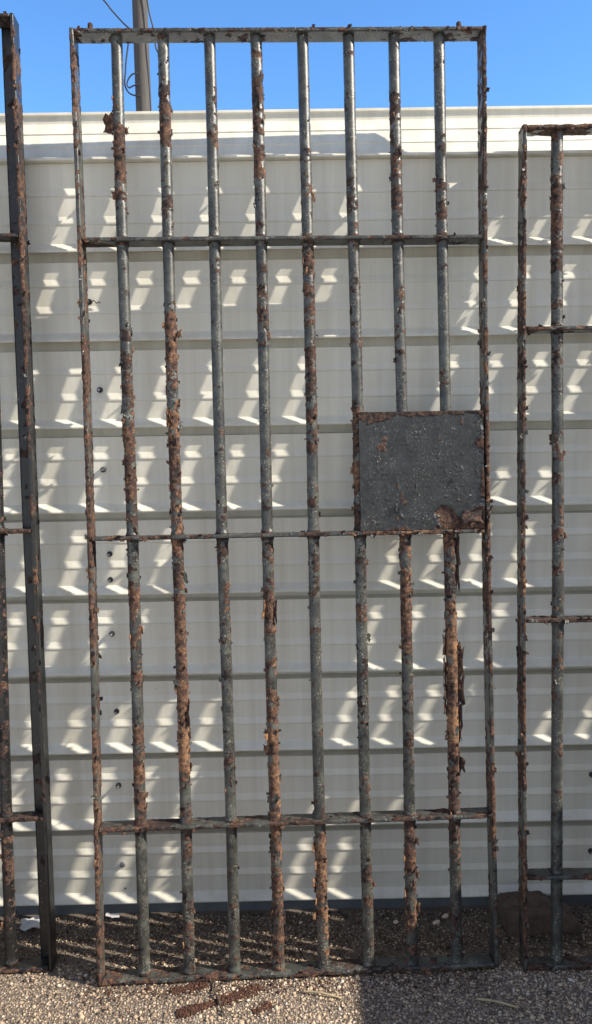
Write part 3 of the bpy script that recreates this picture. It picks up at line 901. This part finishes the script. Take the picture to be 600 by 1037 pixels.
# ------------------------------------------------------------------ small things on the ground
def stone():
    mb = MB()
    pr = np.array([(.000, .000), (-.001, .054), (.003, .059), (.060, .062), (.112, .060), (.118, .054), (.150, .036), (.178, .024), (.184, .014), (.181, .0)])
    n = 150
    per = np.vstack([pr, pr[:1]])
    seg = np.r_[0, np.cumsum(np.linalg.norm(np.diff(per, axis=0), axis=1))]
    s = np.linspace(0, seg[-1], n, endpoint=False)
    cx, cz = np.interp(s, seg, per[:, 0]), np.interp(s, seg, per[:, 1])
    dep = [0, .0, .0015, .003] + list(np.linspace(.008, .088, 18)) + [.091, .093, .094]
    sc = [.0, .975, .992, 1.0] + [1] * 18 + [.99, .96, .0]
    rings = []
    for d, k in zip(dep, sc):
        sh = 0
        rings.append(np.stack([.085 + (cx - .085) * k, np.full(n, d), .03 + (cz - .03) * k * (1 - .0 * d) + 0 * sh], 1))
    V, F = loft(np.array(rings), caps=False)
    nd = V - V.mean(0)
    nd /= np.linalg.norm(nd, axis=1)[:, None] + 1e-9
    V = V + nd * ((fbm(V, 25, 60) - .5) * .003 + (fbm(V, 140, 61) - .5) * .0035)[:, None]
    mb.add(V, F)
    o = mb.build('concrete_block', M_CONC, smooth=False)
    o.location = (.508, -.125, .009)
    o.rotation_euler = (0, 0, R(2))
    tag(o, 'broken brown concrete block lying behind the right hand barred door', 'concrete block')
stone()
def stick(name, pts, rad, mat, label, cat, group=None):
    mb = MB()
    P = np.array(pts)
    o_ = P.mean(0)
    tube(mb, spline(P - o_, 6), rad, 7)
    o = mb.build(name, mat)
    o.location = o_ + (0, 0, .015)
    tag(o, label, cat, group)
stick('twig', [(.005, -.298, .006), (.045, -.308, .010), (.090, -.319, .005)], .0022, M_TWIG, 'pale dry straw lying in the sun by the shadow edge', 'twig', 'twigs on the gravel')
stick('twig', [(.381, -.331, .007), (.42, -.342, .009), (.464, -.356, .005)], .0026, M_TWIG, 'pale dry twig lying in the shade at lower right', 'twig', 'twigs on the gravel')
stick('root_strand', [(-.193, -.258, .006), (-.188, -.280, .008), (-.187, -.300, .010), (-.178, -.315, .009), (-.172, -.336, .008), (-.160, -.362, .006)], .0022, M_ROOT, 'thin dark root strand lying across the brown rust powder', 'root')
stick('root_strand', [(-.186, -.300, .007), (-.176, -.322, .010), (-.168, -.330, .007)], .0016, M_ROOT, 'short forked root piece beside the longer root strand', 'root')
def paper(x, y, w, d, seed, label, rz):
    mb = MB()
    n = 9
    gx, gy = np.meshgrid(np.linspace(-.5, .5, n), np.linspace(-.5, .5, n))
    P = np.stack([gx.ravel() * w, gy.ravel() * d, 0 * gx.ravel()], 1)
    P[:, :2] *= (1 + (vnoise(P, 120, seed) - .5) * .5)[:, None]
    P[:, 2] = fbm(P, 60, seed + 1) * .014
    V = np.vstack([P, P - (0, 0, .0006)])
    F = []
    for j in range(n - 1):
        for i in range(n - 1):
            a = j * n + i
            F += [(a, a + 1, a + n + 1, a + n), (a + n * n, a + n + n * n, a + n + 1 + n * n, a + 1 + n * n)]
    mb.add(V, F)
    o = mb.build('paper_scrap', M_PAPER)
    o.location = (x, y, .014)
    o.rotation_euler = (0, 0, rz)
    tag(o, label, 'paper scrap', 'paper scraps by the wall')
paper(-.672, -.045, .055, .045, 3, 'crumpled white paper scrap behind the left black barred door', .3)
paper(-.473, -.022, .034, .012, 9, 'small folded white paper scrap at the foot of the tall door', -.2)
PB = [(.372, -.035, .0085), (.285, -.028, .007), (.005, -.05, .006), (.345, -.06, .010), (.40, -.03, .006), (-.12, -.09, .0065), (.245, -.055, .0075), (.68, -.02, .007)]
for i, (x, y, s) in enumerate(PB):
    mb = MB()
    r = np.random.default_rng(400 + i)
    th = np.arange(12) / 12 * 2 * math.pi
    rings = [[(s * math.sin(p) * math.cos(t) * 1.25, s * math.sin(p) * math.sin(t), s * .75 * math.cos(p)) for t in th] for p in np.linspace(.02, math.pi - .02, 8)]
    V, F = loft(np.array(rings))
    V = V * (1 + (fbm(V, 90, 70 + i)[:, None] - .5) * 1.5) * .75
    mb.add(V, F, tone=.90)
    o = mb.build('pebble', M_CHIP, smooth=False)
    o.location = (x, y, .009)
    o.rotation_euler = (0, 0, r.uniform(0, 3))
    tag(o, 'pale pebble on the soil strip along the foot of the shed', 'pebble', 'pale pebbles along the shed foot')

# ------------------------------------------------------------------ beyond the shed, and beside it
def pole():
    root = empty('utility_pole', (-2.12, 10.42, 0))
    tag(root, 'grey wooden utility pole standing behind the shed', 'utility pole')
    mb = MB()
    z = np.linspace(0, 9.5, 24)
    tube(mb, [(0, 0, q) for q in z], .142 - z * .0040, 20)
    mb.build('pole_shaft', M_POLE, root)
    mb = MB()
    box(mb, (-1.2, -.22, 8.9), (1.2, -.11, 9.02))
    mb.build('crossarm', M_POLE, root, smooth=False)
    for x in (-1.1, -.5, .5, 1.1):
        mb = MB()
        tube(mb, [(x, -.165, 9.0), (x, -.165, 9.06), (x, -.165, 9.10), (x, -.165, 9.16), (x, -.165, 9.18)], [.02, .05, .035, .05, .01], 12)
        mb.build('insulator', M_WIRE, root)
    return root
pole()

def cable(name, pts, rad, label, cat, group=None):
    mb = MB()
    P = np.array(pts)
    o_ = P.mean(0)
    tube(mb, spline(P - o_, 8), rad, 7)
    o = mb.build(name, M_WIRE)
    o.location = o_
    tag(o, label, cat, group)
cable('power_cable', [(-3.9, 10.30, 8.75), (-3.2, 10.30, 8.0), (-2.628, 10.30, 7.374), (-2.519, 10.30, 7.237), (-2.297, 10.30, 7.004), (-2.12, 10.28, 6.90)], .012,
      'thin dark cable slanting down to the left side of the utility pole', 'cable', 'cables at the pole')
cable('drop_cable', [(-2.12, 10.28, 6.92), (-2.25, 10.27, 6.86), (-2.277, 10.27, 6.786), (-2.33, 10.27, 6.50), (-2.345, 10.27, 6.348), (-2.362, 10.27, 6.196), (-2.32, 10.27, 6.09), (-2.251, 10.27, 6.043), (-2.15, 10.27, 6.03)], .012,
      'dark cable hanging down along the left of the utility pole', 'cable', 'cables at the pole')
cable('cable_loop', [(-2.16, 10.27, 6.33), (-2.224, 10.26, 6.335), (-2.29, 10.26, 6.28), (-2.325, 10.26, 6.20), (-2.30, 10.26, 6.14), (-2.24, 10.26, 6.165), (-2.16, 10.27, 6.19)], .011,
      'small coiled cable loop on the left of the utility pole', 'cable loop', 'cables at the pole')
cable('power_cable', [(-2.10, 10.2, 8.85), (-2.06, 10.25, 8.2), (-1.98, 10.3, 7.298), (-1.92, 10.3, 6.999), (-1.887, 10.3, 6.713), (-1.848, 10.3, 6.603), (-1.74, 10.3, 6.1), (-1.6, 10.3, 5.2), (-1.5, 10.3, 3.0), (-1.48, 10.3, 0.0)], .012,
      'thin dark cable hanging just right of the utility pole', 'cable', 'cables at the pole')

def fence():
    """boards added out of view, their top shaped so the shade falls on the lower right of the wall"""
    root = empty('shade_fence', (1.62, 0, 0))
    tag(root, 'unseen grey boards added to shade the lower right of the wall and ground', 'fence')
    top = [(-.10, 2.15), (-.175, 2.0), (-.2325, 1.85), (-.2735, 1.655), (-.320, 1.396), (-.3556, 1.30), (-.405, 1.158), (-4.2, 1.152)]  # raked top edge, shaped to set the shadow line on wall and ground
    ty, tz = [p[0] for p in top][::-1], [p[1] for p in top][::-1]
    y, k = -.13, 0
    while y > -4.1 and k < 40:
        w = .029 if y > -.44 else .118
        mb = MB()
        h0, h1 = float(np.interp(y, ty, tz)), float(np.interp(y - w, ty, tz))
        V = [(-.009, y, 0.0), (.009, y, 0.0), (.009, y - w, 0.0), (-.009, y - w, 0.0), (-.009, y, h0), (.009, y, h0), (.009, y - w, h1), (-.009, y - w, h1)]
        mb.add(V, [(0, 1, 2, 3), (7, 6, 5, 4), (4, 5, 1, 0), (5, 6, 2, 1), (6, 7, 3, 2), (7, 4, 0, 3)])
        if -.268 < y - w / 2 < -.213:          # gap added in the boards to let one patch of sun through
            V0 = [(a, b, 0.0 if i < 4 else 1.125) for i, (a, b, c) in enumerate(V)]
            V1 = [(a, b, 1.285 if i < 4 else c) for i, (a, b, c) in enumerate(V)]
            F6 = [(0, 1, 2, 3), (7, 6, 5, 4), (4, 5, 1, 0), (5, 6, 2, 1), (6, 7, 3, 2), (7, 4, 0, 3)]
            mb = MB()
            mb.add(V0, F6)
            mb.add(V1, F6)
        mb.build('board', M_FENCE, root, smooth=False)
        y -= w + .001
        k += 1
    for z in (.25, .90):
        mb = MB()
        box(mb, (.012, -4.1, z), (.05, -.135, z + .08))
        mb.build('shade_fence_rail', M_FENCE, root, smooth=False)
    for y in (-.60, -2.2, -4.0):
        mb = MB()
        box(mb, (.053, y - .05, 0), (.143, y + .04, 1.13))
        mb.build('shade_fence_post', M_FENCE, root, smooth=False)
fence()
